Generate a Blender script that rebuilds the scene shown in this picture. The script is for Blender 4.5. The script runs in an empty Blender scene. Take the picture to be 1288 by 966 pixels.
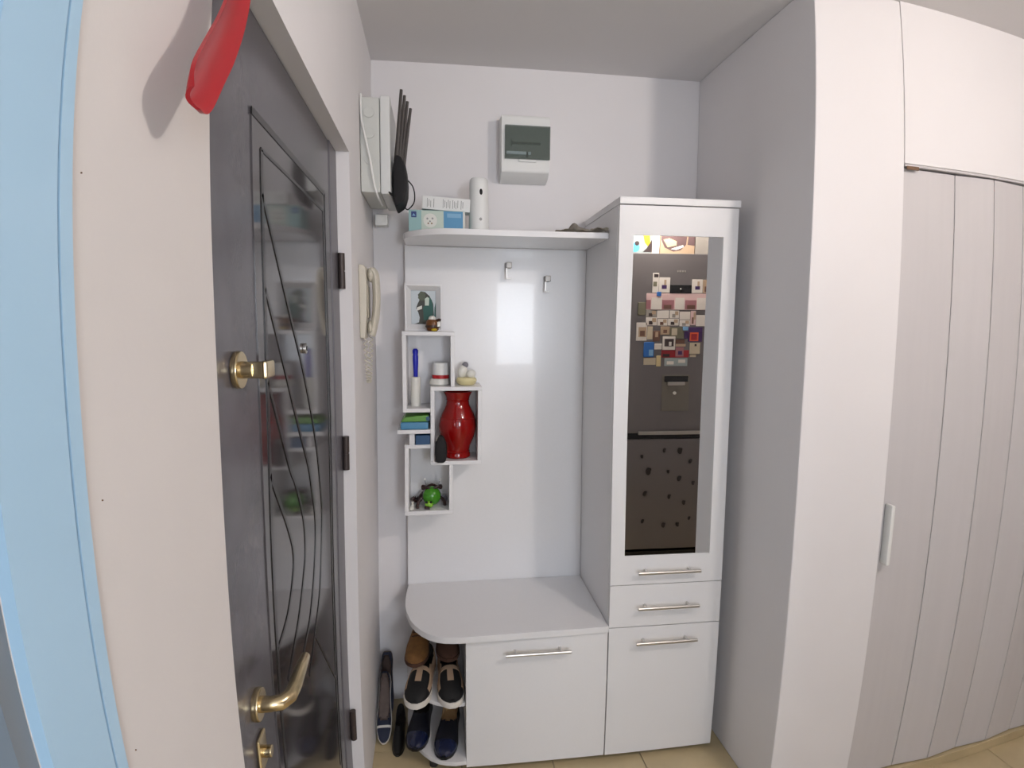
import bpy, bmesh, math, random
from mathutils import Vector, Matrix, Euler
random.seed(7)
PI = math.pi
sc = bpy.context.scene
COL = sc.collection

# ------------------------------------------------------------------ camera
cam = bpy.data.cameras.new('camera')
camo = bpy.data.objects.new('camera', cam); COL.objects.link(camo)
R_ = Vector((0.99166043, -0.12864102, 0.00781474)); U_ = Vector((0.00562669, 0.10379411, 0.99458289)); F_ = Vector((0.12875529, 0.98624453, -0.10365234))
camo.matrix_world = Matrix(((R_.x, U_.x, -F_.x, 0.2445), (R_.y, U_.y, -F_.y, -2.3099), (R_.z, U_.z, -F_.z, 1.5821), (0, 0, 0, 1)))
cam.type = 'PANO'; cam.panorama_type = 'FISHEYE_LENS_POLYNOMIAL'     # wide phone lens with barrel distortion
cam.sensor_width = 36.0; cam.sensor_height = 27.0; cam.sensor_fit = 'HORIZONTAL'
cam.fisheye_fov = PI
cam.fisheye_polynomial_k0 = 0.0
cam.fisheye_polynomial_k1 = -0.05142524805969907
cam.fisheye_polynomial_k2 = 0.00038243022380936596
cam.fisheye_polynomial_k3 = 2.3736967831956956e-05
cam.fisheye_polynomial_k4 = -9.000028735408369e-07
cam.clip_start = 0.01
sc.camera = camo

# ------------------------------------------------------------------ world, window daylight, added kitchen fill, exposure
w = bpy.data.worlds.new('sky'); sc.world = w; w.use_nodes = True
w.node_tree.nodes['Background'].inputs[0].default_value = (0.62, 0.78, 1.0, 1)
w.node_tree.nodes['Background'].inputs[1].default_value = 1.0
def area(name, loc, rot, sx, sy, power, col):
    l = bpy.data.lights.new(name, 'AREA'); l.shape = 'RECTANGLE'; l.size = sx; l.size_y = sy; l.energy = power; l.color = col
    o = bpy.data.objects.new(name, l); o.location = loc; o.rotation_euler = rot; COL.objects.link(o); return o
area('window_daylight', (1.15, -4.47, 1.6), (PI/2, 0, 0), 0.44, 0.95, 33, (0.84, 0.91, 1.0))
area('kitchen_fill', (0.04, -3.75, 1.5), (PI/2, 0, -PI/2), 0.9, 1.2, 29, (0.88, 0.93, 1.0))  # added fill that raises the ambient light, set at an invented window
LAMP_STRENGTH = 305.0
sc.view_settings.view_transform = 'Standard'; sc.view_settings.look = 'None'
sc.view_settings.gamma = 1.0; sc.view_settings.use_curve_mapping = False
sc.view_settings.exposure = -0.04

# ------------------------------------------------------------------ materials
MATS = {}
def mat(name, col, rough=0.6, metal=0.0, noise=0.0, nscale=20.0, bump=0.0, bscale=80.0, coat=0.0, emit=None, estr=0.0, alpha=1.0, trans=0.0, spec=0.5, stretch=None):
    m = bpy.data.materials.new(name); m.use_nodes = True
    nt = m.node_tree; p = nt.nodes['Principled BSDF']
    p.inputs['Base Color'].default_value = (*col, 1); p.inputs['Roughness'].default_value = rough
    p.inputs['Metallic'].default_value = metal; p.inputs['Coat Weight'].default_value = coat
    p.inputs['Alpha'].default_value = alpha; p.inputs['Transmission Weight'].default_value = trans
    p.inputs['Specular IOR Level'].default_value = spec
    if emit: p.inputs['Emission Color'].default_value = (*emit, 1); p.inputs['Emission Strength'].default_value = estr
    if noise or bump:
        tc = nt.nodes.new('ShaderNodeTexCoord'); mp = nt.nodes.new('ShaderNodeMapping')
        nt.links.new(tc.outputs['Object'], mp.inputs[0])
        if stretch: mp.inputs['Scale'].default_value = stretch
        n = nt.nodes.new('ShaderNodeTexNoise'); n.inputs['Scale'].default_value = nscale; n.inputs['Detail'].default_value = 4
        nt.links.new(mp.outputs[0], n.inputs['Vector'])
        if noise:
            r = nt.nodes.new('ShaderNodeValToRGB')
            r.color_ramp.elements[0].position = 0.3; r.color_ramp.elements[1].position = 0.7
            r.color_ramp.elements[0].color = (*[c*(1-noise) for c in col], 1); r.color_ramp.elements[1].color = (*[min(1, c*(1+noise)) for c in col], 1)
            nt.links.new(n.outputs[0], r.inputs[0]); nt.links.new(r.outputs[0], p.inputs['Base Color'])
        if bump:
            n2 = nt.nodes.new('ShaderNodeTexNoise'); n2.inputs['Scale'].default_value = bscale; n2.inputs['Detail'].default_value = 5
            nt.links.new(mp.outputs[0], n2.inputs['Vector'])
            b = nt.nodes.new('ShaderNodeBump'); b.inputs['Strength'].default_value = bump; b.inputs['Distance'].default_value = 0.002
            nt.links.new(n2.outputs[0], b.inputs['Height']); nt.links.new(b.outputs[0], p.inputs['Normal'])
    MATS[name] = m; return m
M = MATS
mat('wall', (0.80, 0.775, 0.78), 0.9, noise=0.015, nscale=3, bump=0.06, bscale=140)
mat('wall_dimmed', (0.62, 0.585, 0.565), 0.9, noise=0.02, nscale=4, bump=0.06, bscale=140)  # same white paint as the other walls, darkened in place of dimmer light
mat('ceil', (0.72, 0.70, 0.70), 0.95, bump=0.05, bscale=120)
mat('grout', (0.28, 0.24, 0.19), 0.9)
mat('tile', (0.52, 0.42, 0.25), 0.35, noise=0.10, nscale=7, bump=0.03)
mat('lacquer', (0.80, 0.79, 0.795), 0.24, noise=0.006, nscale=120, coat=0.15)
mat('lacquer_matt', (0.80, 0.79, 0.795), 0.38)
mat('steel', (0.62, 0.60, 0.57), 0.28, 1.0)
mat('hook_steel', (0.30, 0.28, 0.26), 0.4, 0.8)
mat('chrome', (0.75, 0.74, 0.73), 0.15, 1.0)
mat('dark_foot', (0.03, 0.03, 0.03), 0.6)
mat('mirror', (0.86, 0.87, 0.87), 0.0, 1.0)
mat('door_dark', (0.085, 0.08, 0.092), 0.24, noise=0.18, nscale=9, bump=0.05, bscale=300)
mat('door_panel', (0.055, 0.05, 0.053), 0.08, noise=0.12, nscale=6)
mat('door_frame', (0.115, 0.108, 0.122), 0.35, noise=0.08, nscale=12)
mat('inlay', (0.008, 0.007, 0.007), 0.25)
mat('bronze', (0.06, 0.045, 0.042), 0.45, 0.3)
mat('brass', (0.62, 0.50, 0.30), 0.22, 1.0)
mat('blue_paint', (0.37, 0.555, 0.71), 0.32, coat=0.2, bump=0.03, bscale=60)
mat('jamb_shade', (0.17, 0.19, 0.21), 0.45)  # blue frame's jamb coloured dark to carry the shade of the recess
mat('red_plastic', (0.36, 0.008, 0.014), 0.30)
mat('box_grey', (0.60, 0.61, 0.58), 0.55)
mat('box_lid', (0.68, 0.69, 0.68), 0.5)
mat('white_plastic', (0.80, 0.80, 0.78), 0.45)
mat('cream_plastic', (0.62, 0.58, 0.49), 0.5)
mat('cream_dark', (0.44, 0.40, 0.32), 0.55)
mat('black_plastic', (0.012, 0.011, 0.012), 0.6, spec=0.25)
mat('antenna', (0.055, 0.045, 0.042), 0.5)
mat('smoked', (0.16, 0.20, 0.175), 0.12, alpha=0.32)
mat('fuse_inner', (0.155, 0.175, 0.155), 0.6)
mat('strip_blue', (0.72, 0.84, 0.92), 0.5)
mat('accordion', (0.60, 0.575, 0.58), 0.45, noise=0.015, nscale=5, stretch=(8, 8, 0.5))
mat('track_brown', (0.16, 0.09, 0.05), 0.6)
mat('glass', (0.9, 0.95, 1.0), 0.02, alpha=0.12)
mat('lamp_glass', (0.9, 0.88, 0.84), 0.4, emit=(1.0, 0.91, 0.84), estr=LAMP_STRENGTH)

# ------------------------------------------------------------------ mesh builder
class B:
    def __init__(s): s.bm = bmesh.new()
    def _add(s, t):
        me = bpy.data.meshes.new('t'); t.to_mesh(me); t.free(); s.bm.from_mesh(me); bpy.data.meshes.remove(me); return s
    def box(s, x0, x1, y0, y1, z0, z1, bev=0.0, seg=2, rot=None):
        t = bmesh.new(); bmesh.ops.create_cube(t, size=1)
        c = Vector(((x0+x1)/2, (y0+y1)/2, (z0+z1)/2)); d = (abs(x1-x0), abs(y1-y0), abs(z1-z0))
        for v in t.verts: v.co = Vector((v.co.x*d[0], v.co.y*d[1], v.co.z*d[2]))
        if bev: bmesh.ops.bevel(t, geom=t.edges[:], offset=min(bev, min(d)*0.45), segments=seg, affect='EDGES', profile=0.5)
        mt = Matrix.Translation(c)
        if rot: mt = mt @ Euler(rot).to_matrix().to_4x4()
        bmesh.ops.transform(t, matrix=mt, verts=t.verts[:])
        return s._add(t)
    def prism(s, pts, axis, a, b, bev=0.0):
        t = bmesh.new()
        def P(u, v, k): return {'x': (k, u, v), 'y': (u, k, v), 'z': (u, v, k)}[axis]
        lo = [t.verts.new(P(u, v, a)) for u, v in pts]; hi = [t.verts.new(P(u, v, b)) for u, v in pts]
        n = len(pts); t.faces.new(lo); t.faces.new(hi[::-1])
        for i in range(n): t.faces.new((lo[i], hi[i], hi[(i+1) % n], lo[(i+1) % n]))
        bmesh.ops.recalc_face_normals(t, faces=t.faces[:])
        if bev: bmesh.ops.bevel(t, geom=[e for e in t.edges if e.calc_face_angle(0) > 0.6], offset=bev, segments=2, affect='EDGES', profile=0.5)
        return s._add(t)
    def tube(s, path, r, n=10, flat=None):
        t = bmesh.new(); path = [Vector(p) for p in path]; rs = r if isinstance(r, (list, tuple)) else [r]*len(path)
        rings = []; up = None
        for i, p in enumerate(path):
            d = (path[min(i+1, len(path)-1)] - path[max(i-1, 0)]).normalized()
            if up is None: up = Vector((0, 0, 1)) if abs(d.z) < 0.9 else Vector((1, 0, 0))
            a = d.cross(up).normalized(); b = a.cross(d).normalized(); up = b
            f = flat or (1, 1)
            rings.append([t.verts.new(p + (a*math.cos(k*2*PI/n)*f[0] + b*math.sin(k*2*PI/n)*f[1])*rs[i]) for k in range(n)])
        for i in range(len(rings)-1):
            for k in range(n): t.faces.new((rings[i][k], rings[i][(k+1) % n], rings[i+1][(k+1) % n], rings[i+1][k]))
        t.faces.new(rings[0]); t.faces.new(rings[-1][::-1])
        bmesh.ops.recalc_face_normals(t, faces=t.faces[:])
        return s._add(t)
    def lathe(s, cx, cy, prof, n=24, axis='z'):
        t = bmesh.new(); rings = []
        for r, z in prof:
            rings.append([t.verts.new((cx + r*math.cos(k*2*PI/n), cy + r*math.sin(k*2*PI/n), z)) for k in range(n)])
        for i in range(len(rings)-1):
            for k in range(n): t.faces.new((rings[i][k], rings[i][(k+1) % n], rings[i+1][(k+1) % n], rings[i+1][k]))
        t.faces.new(rings[0][::-1]); t.faces.new(rings[-1])
        bmesh.ops.recalc_face_normals(t, faces=t.faces[:])
        return s._add(t)
    def disc(s, c, r, h, axis='y', n=20, bev=0.0):      # short cylinder along an axis, c = centre
        t = bmesh.new(); bmesh.ops.create_cone(t, cap_ends=True, segments=n, radius1=r, radius2=r, depth=h)
        if bev: bmesh.ops.bevel(t, geom=[e for e in t.edges if abs(e.verts[0].co.z-e.verts[1].co.z) < 1e-6], offset=bev, segments=2, affect='EDGES', profile=0.5)
        rot = {'z': Matrix(), 'y': Matrix.Rotation(PI/2, 4, 'X'), 'x': Matrix.Rotation(PI/2, 4, 'Y')}[axis]
        bmesh.ops.transform(t, matrix=Matrix.Translation(c) @ rot, verts=t.verts[:]); return s._add(t)
    def ell(s, c, r, rot=None, u=16, v=10):
        t = bmesh.new(); bmesh.ops.create_uvsphere(t, u_segments=u, v_segments=v, radius=1)
        m = Matrix.Translation(c)
        if rot: m = m @ Euler(rot).to_matrix().to_4x4()
        bmesh.ops.transform(t, matrix=m @ Matrix.Diagonal((*r, 1)), verts=t.verts[:]); return s._add(t)
    def ribbon(s, pts, wd, x0, x1):                      # flat strip along (y,z) points, between x0 and x1
        t = bmesh.new(); L = []
        P = [Vector(p) for p in pts]
        for i, p in enumerate(P):
            d = (P[min(i+1, len(P)-1)] - P[max(i-1, 0)]).normalized(); n = Vector((-d.y, d.x))*wd/2
            L.append([t.verts.new((x, q.x, q.y)) for q in (p-n, p+n) for x in (x0, x1)])
        for a, b in zip(L, L[1:]):
            for i, j in ((0, 1), (1, 3), (3, 2), (2, 0)): t.faces.new((a[i], a[j], b[j], b[i]))
        t.faces.new((L[0][0], L[0][1], L[0][3], L[0][2])); t.faces.new((L[-1][2], L[-1][3], L[-1][1], L[-1][0]))
        bmesh.ops.recalc_face_normals(t, faces=t.faces[:]); return s._add(t)

def smooth_pts(P, k=6):
    P = [Vector(p) for p in P]; out = []
    for i in range(len(P)-1):
        p0, p1, p2, p3 = P[max(i-1, 0)], P[i], P[i+1], P[min(i+2, len(P)-1)]
        for j in range(k):
            t = j/k
            out.append(0.5*((2*p1) + (p2-p0)*t + (2*p0-5*p1+4*p2-p3)*t*t + (3*p1-p0-3*p2+p3)*t**3))
    out.append(P[-1]); return out

BASE = {}
def obj(name, b, m, parent=None, base=None):
    bm = b.bm if isinstance(b, B) else b
    me = bpy.data.meshes.new(name)
    if parent is not None: base = BASE[parent.name]
    base = Vector(base) if base is not None else Vector((0, 0, 0))
    for v in bm.verts: v.co -= base
    bm.to_mesh(me); bm.free()
    me.materials.append(M[m] if isinstance(m, str) else m)
    for p in me.polygons: p.use_smooth = True
    me.set_sharp_from_angle(angle=math.radians(38))
    o = bpy.data.objects.new(name, me); COL.objects.link(o)
    wn = o.modifiers.new('weighted_normals', 'WEIGHTED_NORMAL'); wn.keep_sharp = True; wn.weight = 100
    if parent is not None: o.parent = parent
    else: o.location = base
    BASE[o.name] = base
    return o
def tag(o, label, cat, group=None, kind=None):
    if label: o['label'] = label
    if cat: o['category'] = cat
    if group: o['group'] = group
    if kind: o['kind'] = kind
    return o
def thing(name, label, cat, base, group=None, kind=None):
    o = bpy.data.objects.new(name, None); COL.objects.link(o); o.location = base; o.empty_display_size = 0.05
    BASE[o.name] = Vector(base); return tag(o, label, cat, group, kind)
def struct(name, b, m, label, cat, base=(0, 0, 0)):
    return tag(obj(name, b, m, base=base), label, cat, kind='structure')
def place(o, loc, rot):          # build at the origin, then put it where it stands
    o.location = loc; o.rotation_euler = rot

# ================================================================== THE ROOM
H = 2.57; W = 1.3045; D = -0.771; AX = 1.611
YE, YB, ZL = -1.636, -0.589, 2.063          # entrance opening in the left wall
struct('wall_back', B().box(-0.3, 3.4, 0.0, 0.15, 0, H), 'wall', 'white painted back wall behind the hallway furniture', 'wall')
wl = B()
wl.box(-0.25, 0, YB, 0.0, 0, H); wl.box(-0.25, 0, YE, YB, ZL, H); 
wl.box(-0.25, 0, -2.854, -1.9985, 2.05, H); wl.box(-0.25, 0, -3.2, -2.854, 0, H)
wl.box(-0.25, 0, -4.3, -3.2, 2.12, H); wl.box(-0.25, 0, -4.3, -3.2, 0, 0.88); wl.box(-0.25, 0, -4.65, -4.3, 0, H)
struct('wall_left', wl, 'wall', 'white painted left wall with the entrance door opening', 'wall')
struct('wall_hall', B().box(-0.25, 0, -1.9985, YE, 0, H), 'wall_dimmed', 'white wall strip with dimmer light in its colour between entrance door and pale blue frame', 'wall')
struct('wall_right', B().box(W, AX, D, 0.0, 0, H, 0.006), 'wall', 'white wall block closing the niche beside the tall cabinet', 'wall')
wp = B(); wp.box(AX, 3.3, D-0.0006, 0.0, 2.070, H); wp.box(2.587, 3.3, D-0.0006, 0.0, 0, 2.070)
struct('wall_passage', wp, 'wall', 'white wall above and beside the folding door', 'wall')
struct('wall_end', B().box(3.3, 3.45, -4.65, 0.0, 0, H), 'wall', 'white end wall of the passage', 'wall')
wk = B(); wk.box(2.052, 3.3, -2.30, -2.195, 0, H); wk.box(2.052, 2.12, -4.5, -2.30, 0, H); wk.box(1.13, 2.052, -3.05, -2.95, 0, H)  # unseen wall behind the fridge stretched left to keep window light off the pillar
struct('wall_kitchen', wk, 'wall', 'white partition wall beside and behind the fridge, stretched to block window light', 'wall')
ww = B(); ww.box(-0.25, 0.92, -4.65, -4.5, 0, H); ww.box(1.38, 3.3, -4.65, -4.5, 0, H); ww.box(0.92, 1.38, -4.65, -4.5, 0, 1.1); ww.box(0.92, 1.38, -4.65, -4.5, 2.1, H)
struct('wall_window', ww, 'wall', 'white kitchen wall around the window', 'wall')
struct('ceiling', B().box(-0.25, 3.45, -4.65, 0.15, H, H+0.12), 'ceil', 'plain off-white painted ceiling', 'ceiling')
fl = struct('floor', B().box(-0.25, 3.45, -4.65, 0.15, -0.1, -0.006), 'grout', 'tan ceramic tiled floor with thin joints', 'floor')
tb = B().box(-0.1635, 0.1635, -0.1635, 0.1635, -0.008, 0.0, 0.0012, 1)
t0 = obj('floor_tile', tb, 'tile', fl); first = True
for i in range(0, 11):
    for j in range(0, 15):
        cx = 0.155 + i*0.33; cy = -0.15 - j*0.33
        if cx > 3.3 or cy < -4.5: continue
        if cy > -0.75 and cx > 1.9: continue
        o = t0 if first else t0.copy()
        if not first: COL.objects.link(o); o.parent = fl
        first = False; o.location = (cx, cy, 0)

def window(name, x0, x1, y, z0, z1, label):
    t = thing(name, label, 'window', ((x0+x1)/2, y, z0), kind='structure')
    for a, b, c, d in ((x0, x1, z0, z0+.045), (x0, x1, z1-.045, z1), (x0, x0+.045, z0+.045, z1-.045), (x1-.045, x1, z0+.045, z1-.045)):
        obj('window_frame', B().box(a, b, y-.1, y-.03, c, d, .004), 'white_plastic', t)
    obj('window_pane', B().box(x0+.045, x1-.045, y-.07, y-.06, z0+.045, z1-.045), 'glass', t)
window('window_1', 0.92, 1.38, -4.5, 1.1, 2.1, 'narrow white framed kitchen window')
t = thing('fill_window', 'unseen white framed window added for kitchen fill light', 'window', (0, -3.75, .88), kind='structure')  # invented window, stands behind the kitchen fill light
for a, b, c, d in ((-4.3, -3.2, .88, .925), (-4.3, -3.2, 2.075, 2.12), (-4.3, -4.255, .925, 2.075), (-3.245, -3.2, .925, 2.075), (-3.77, -3.73, .925, 2.075)):
    obj('window_frame', B().box(-.1, -.03, a, b, c, d, .004), 'white_plastic', t)
obj('window_pane', B().box(-.07, -.06, -4.255, -3.245, .925, 2.075), 'glass', t)

# ---- entrance door (dark steel door with inlaid lines)
d1 = thing('door_1', 'dark grey metal entrance door with curved inlaid lines and brass handles', 'door', (-0.045, -1.1, 0), kind='structure')
f = B(); f.box(-.10, -.036, -0.695, YB, 0, ZL, .003); f.box(-.12, -.0905, YE, -0.695, 1.985, ZL); f.box(-.10, -.036, YE, -1.58, 0, ZL, .003)
obj('door_frame', f, 'door_frame', d1)
leaf = obj('door_leaf', B().box(-.090, -.0385, -1.5795, -0.6955, .012, 2.060, .0015), 'door_dark', d1)
pan = obj('door_panel', B().box(-.05, -.0365, -1.36, -0.775, .30, 1.903, .0012), 'door_panel', d1)
XI0, XI1 = -.0375, -.0352
def inlay(pts, wd=.010, sm=True):
    obj('inlay_line', B().ribbon(smooth_pts(pts, 5) if sm else pts, wd, XI0, XI1), 'inlay', pan)
inlay([(-1.362, 1.906), (-.773, 1.906)], .012, False); inlay([(-.773, 1.906), (-.773, .298)], .011, False)
inlay([(-1.315, 1.860), (-.80, 1.860)], .006, False); inlay([(-.80, 1.860), (-.80, .35)], .005, False)
inlay([(-1.312, 1.86), (-1.316, 1.637), (-1.32, 1.39), (-1.326, 1.15), (-1.328, .35)], .013)
inlay([(-1.314, 1.789), (-1.259, 1.726), (-1.156, 1.597), (-1.055, 1.471), (-.96, 1.31), (-.918, 1.179), (-.913, 1.102), (-.954, .956), (-1.029, .876), (-1.1, .82)])
inlay([(-1.312, 1.638), (-1.262, 1.572), (-1.205, 1.494), (-1.124, 1.381), (-1.042, 1.274), (-1.012, 1.207), (-.985, 1.127), (-1.005, 1.033), (-1.064, .942), (-1.128, .905), (-1.18, .86)])
inlay([(-1.316, 1.484), (-1.199, 1.313), (-1.156, 1.265), (-1.098, 1.174), (-1.089, 1.101), (-1.114, 1.05), (-1.161, .993), (-1.214, .955), (-1.27, .92)])
inlay([(-1.322, 1.326), (-1.292, 1.287), (-1.227, 1.207), (-1.189, 1.142), (-1.196, 1.093), (-1.247, 1.038), (-1.322, 1.012)])
inlay([(-1.029, .876), (-.93, .765), (-.80, .62)], .006)
for z in (1.73, 1.20, .33):
    hb = B(); hb.lathe(-.026, -.603, [(.0095, z-.05), (.0095, z-.002), (.008, z-.002), (.008, z+.002), (.0095, z+.002), (.0095, z+.05)], 14)
    hb.box(-.0355, -.022, -.605, -.5895, z-.045, z+.045, .001)
    tag(obj('hinge', hb, 'bronze', d1), 'dark bronze barrel hinge', None)
# lever handle
h = obj('handle_rosette', B().disc((-.0335, -1.458, 1.0), .026, .012, 'x', 24, .003), 'brass', d1); h['label'] = 'round brass rosette'
hb = B(); hb.tube([(-.030, -1.458, 1.0), (-.015, -1.458, 1.0), (0.0, -1.455, 1.0), (.010, -1.44, 1.0), (.013, -1.42, 1.002), (.013, -1.37, 1.004), (.010, -1.325, .998)], [.013, .012, .0125, .012, .0115, .0105, .009], 12)
obj('door_lever', hb, 'brass', h)
h = obj('lock_rosette', B().disc((-.0335, -1.461, 1.515), .027, .010, 'x', 24, .003), 'brass', d1)
hb = B(); hb.tube([(-.030, -1.461, 1.515), (-.014, -1.461, 1.515)], [.013, .011], 14); hb.box(-.022, .004, -1.467, -1.455, 1.503, 1.527, .003); hb.box(-.004, .006, -1.467, -1.425, 1.502, 1.528, .004)
obj('thumb_turn', hb, 'brass', h)
h = obj('key_plate', B().box(-.0384, -.032, -1.475, -1.437, .885, .945, .006), 'brass', d1)
obj('key_barrel', B().disc((-.026, -1.456, .915), .010, .014, 'x', 16, .002), 'brass', h)
h = obj('peephole', B().disc((-.0335, -1.05, 1.528), .011, .006, 'x', 16, .001), 'steel', d1)
obj('peephole_lens', B().disc((-.0300, -1.05, 1.528), .005, .002, 'x', 12), 'inlay', h)

# ---- pale blue door frame of the next room
d2 = thing('door_2', 'pale blue painted door and frame of the room beside the hall', 'door', (0, -2.4, 0), kind='structure')
for y0, y1, y2 in ((-1.9095, -1.927, -1.9975), (-2.9435, -2.926, -2.8555)):
    e = .0018 if y0 > y2 else -.0018
    prof = [(0.0, y0), (.0085, y0), (.010, y0-e), (.010, y1+e*.75), (.0025, y1+e*.75), (.0025, y1-e*.75), (.010, y1-e*.75), (.0095, y2), (0.0, y2)]
    obj('architrave', B().prism([(a, b) for a, b in prof], 'z', 0, 2.12, 0), 'blue_paint', d2)
obj('architrave', B().box(0.0, .0095, -2.855, -1.998, 2.05, 2.12, .002), 'blue_paint', d2)
obj('door_jamb', B().box(-.16, 0.0, -2.018, -1.999, 0, 2.05), 'jamb_shade', d2)
obj('door_jamb', B().box(-.16, 0.0, -2.8535, -2.834, 0, 2.05), 'jamb_shade', d2)
lf = obj('door_leaf', B().box(-.075, -.035, -2.832, -2.021, .01, 2.045, .003), 'blue_paint', d2)
for z0, z1 in ((.15, .95), (1.1, 1.95)):
    obj('door_panel', B().box(-.0345, -.028, -2.72, -2.13, z0, z1, .006), 'blue_paint', d2)
obj('door_lever', B().tube([(-.034, -2.75, 1.02), (-.02, -2.75, 1.02), (-.015, -2.72, 1.02), (-.015, -2.64, 1.02)], .009, 10), 'steel', d2)

# ---- folding (accordion) door
d3 = thing('door_3', 'pale grey plastic accordion door in the passage wall', 'door', (1.64, D, 0), kind='structure')
edges = [1.615, 1.820, 1.975, 2.124, 2.272, 2.42, 2.567]
for i, (a, b) in enumerate(zip(edges, edges[1:])):
    o1, o2 = (0.004, -.008) if i % 2 else (-.008, .004)
    if i == 0: o1, o2 = 0.0, 0.004
    yb = D + .012
    poly = [(a+.0015, yb+o1), (b-.0015, yb+o2), (b-.0015, yb+o2+.012), (a+.0015, yb+o1+.012)]
    sl = obj('door_slat', B().prism(poly, 'z', .047, 2.058, .002), 'accordion', d3)
hd = B(); hd.box(1.622, 1.636, D-.022, D+.010, .845, 1.040, .005)
tag(obj('door_handle', hd, 'white_plastic', d3), 'slim white vertical handle', None)
obj('top_track', B().box(AX+.003, 2.583, D+.002, D+.028, 2.062, 2.0695, .001), 'accordion', d3)
obj('track_stop', B().box(1.618, 1.662, D-.003, D+.0018, 2.052, 2.0625, .001), 'track_brown', d3)
obj('trim_edge', B().box(2.569, 2.586, D, D+.03, .0, 2.054, .002), 'white_plastic', d3)
trim = struct('trim_1', B().box(AX+.003, 2.568, D-.002, D+.03, .0005, .042, .003), 'tile', 'tan tile threshold strip under the folding door', 'threshold')

# ================================================================== COAT PANEL with cubby shelves
YP = -0.044
cp = thing('coat_panel', 'glossy white coat panel with cubby shelves, two hooks and a rounded top shelf', 'coat rack', (.48, -.03, 0))
obj('back_board', B().box(.12, .837, YP, -.022, .0, 1.881, .001), 'lacquer', cp)
shp = [(.125, YP), (.125, -.19), (.137, -.233), (.155, -.262), (.177, -.288), (.209, -.314), (.24, -.332), (.271, -.343), (.32, -.347), (.45, -.347), (.837, -.343), (.837, YP)]
shp = [(x, y-.0005) if y == YP else (x, y) for x, y in shp]
obj('top_shelf', B().prism(shp, 'z', 1.882, 1.902, .0012), 'lacquer', cp)
T_ = .015
def board(x0, x1, z0, z1, y0=-.19): obj('shelf_board', B().box(x0, x1, y0, YP-.0003, z0, z1, .0008, 1), 'lacquer_matt', cp)
board(.112, .303, 1.541, 1.556); board(.112, .127, 1.254, 1.541); board(.288, .303, 1.3505, 1.541); board(.127, .2128, 1.254, 1.269)
board(.213, .405, 1.335, 1.350, -.192); board(.213, .228, 1.066, 1.335, -.192); board(.390, .405, 1.066, 1.335, -.192); board(.213, .405, 1.051, 1.066, -.192)
board(.118, .2128, 1.117, 1.132); board(.118, .133, .877, 1.117); board(.283, .298, .877, 1.0508); board(.118, .298, .862, .877)
board(.093, .2125, 1.176, 1.191, -.205); board(.135, .155, 1.132, 1.176)
for x, z in ((.521, 1.826), (.677, 1.777)):
    hb = B(); hb.box(x-.011, x+.011, -.078, YP-.0003, z-.022, z, .002)
    hk = obj('coat_hook', hb, 'hook_steel', cp)
    h2 = B(); h2.box(x-.0115, x-.0075, -.080, -.064, z-.060, z-.0225, .001); h2.box(x-.0115, x+.009, -.080, -.064, z-.0635, z-.0605, .001)
    obj('hook_strip', h2, 'steel', hk)

# ================================================================== SHOE BENCH
sb = thing('shoe_bench', 'white shoe bench with rounded open end and one flap door', 'bench', (.48, -.25, 0))
outl = [(.124, YP-.001), (.118, -.12), (.117, -.184), (.119, -.225), (.125, -.266), (.143, -.335), (.162, -.376), (.184, -.409), (.209, -.436), (.238, -.455), (.264, -.464), (.295, -.469), (.34, -.470), (.8365, -.458), (.8365, YP-.001)]
obj('bench_top', B().prism(outl, 'z', .506, .5286, .0015), 'lacquer', sb)
obj('side_panel', B().box(.335, .351, -.432, YP-.001, .03, .5055, .001), 'lacquer_matt', sb)
obj('side_panel', B().box(.8205, .8365, -.432, YP-.001, .03, .5055, .001), 'lacquer_matt', sb)
obj('base_board', B().box(.3515, .82, -.432, YP-.001, .03, .046, .001), 'lacquer_matt', sb)
cur = [(x, y) for x, y in outl if x < .30] + [(.3345, -.462), (.3345, YP-.001)]
cur = [(x+.002, y+.004 if y < -.05 else y) for x, y in cur[:-2]] + cur[-2:]
obj('shoe_shelf', B().prism(cur, 'z', .040, .056, .001), 'lacquer_matt', sb)
cur2 = [(x, y*0.93 if y < -.05 else y) for x, y in cur]
obj('shoe_shelf', B().prism(cur2, 'z', .248, .262, .001), 'lacquer_matt', sb)
bd = obj('flap_door', B().box(.335, .8355, -.4514, -.4335, .021, .5035, .0015), 'lacquer', sb)
def bar_handle(x0, x1, z, yd, parent):
    hb = B(); yb = yd-.030
    hb.tube([(x0, yb, z), (x1, yb, z)], .006, 12)
    for x in (x0+.034, x1-.034): hb.tube([(x, yd, z), (x, yb, z)], .0048, 10)
    tag(obj('handle', hb, 'steel', parent), 'brushed steel bar handle', None)
bar_handle(.470, .697, .459, -.4516, bd)
for x in (.36, .81):
    for y in (-.40, -.09): obj('foot', B().disc((x, y, .0145), .018, .029, 'z', 14), 'dark_foot', sb)
for x, y in ((.16, -.12), (.22, -.40)): obj('foot', B().disc((x, y, .0195), .015, .039, 'z', 14), 'dark_foot', sb)

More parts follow.
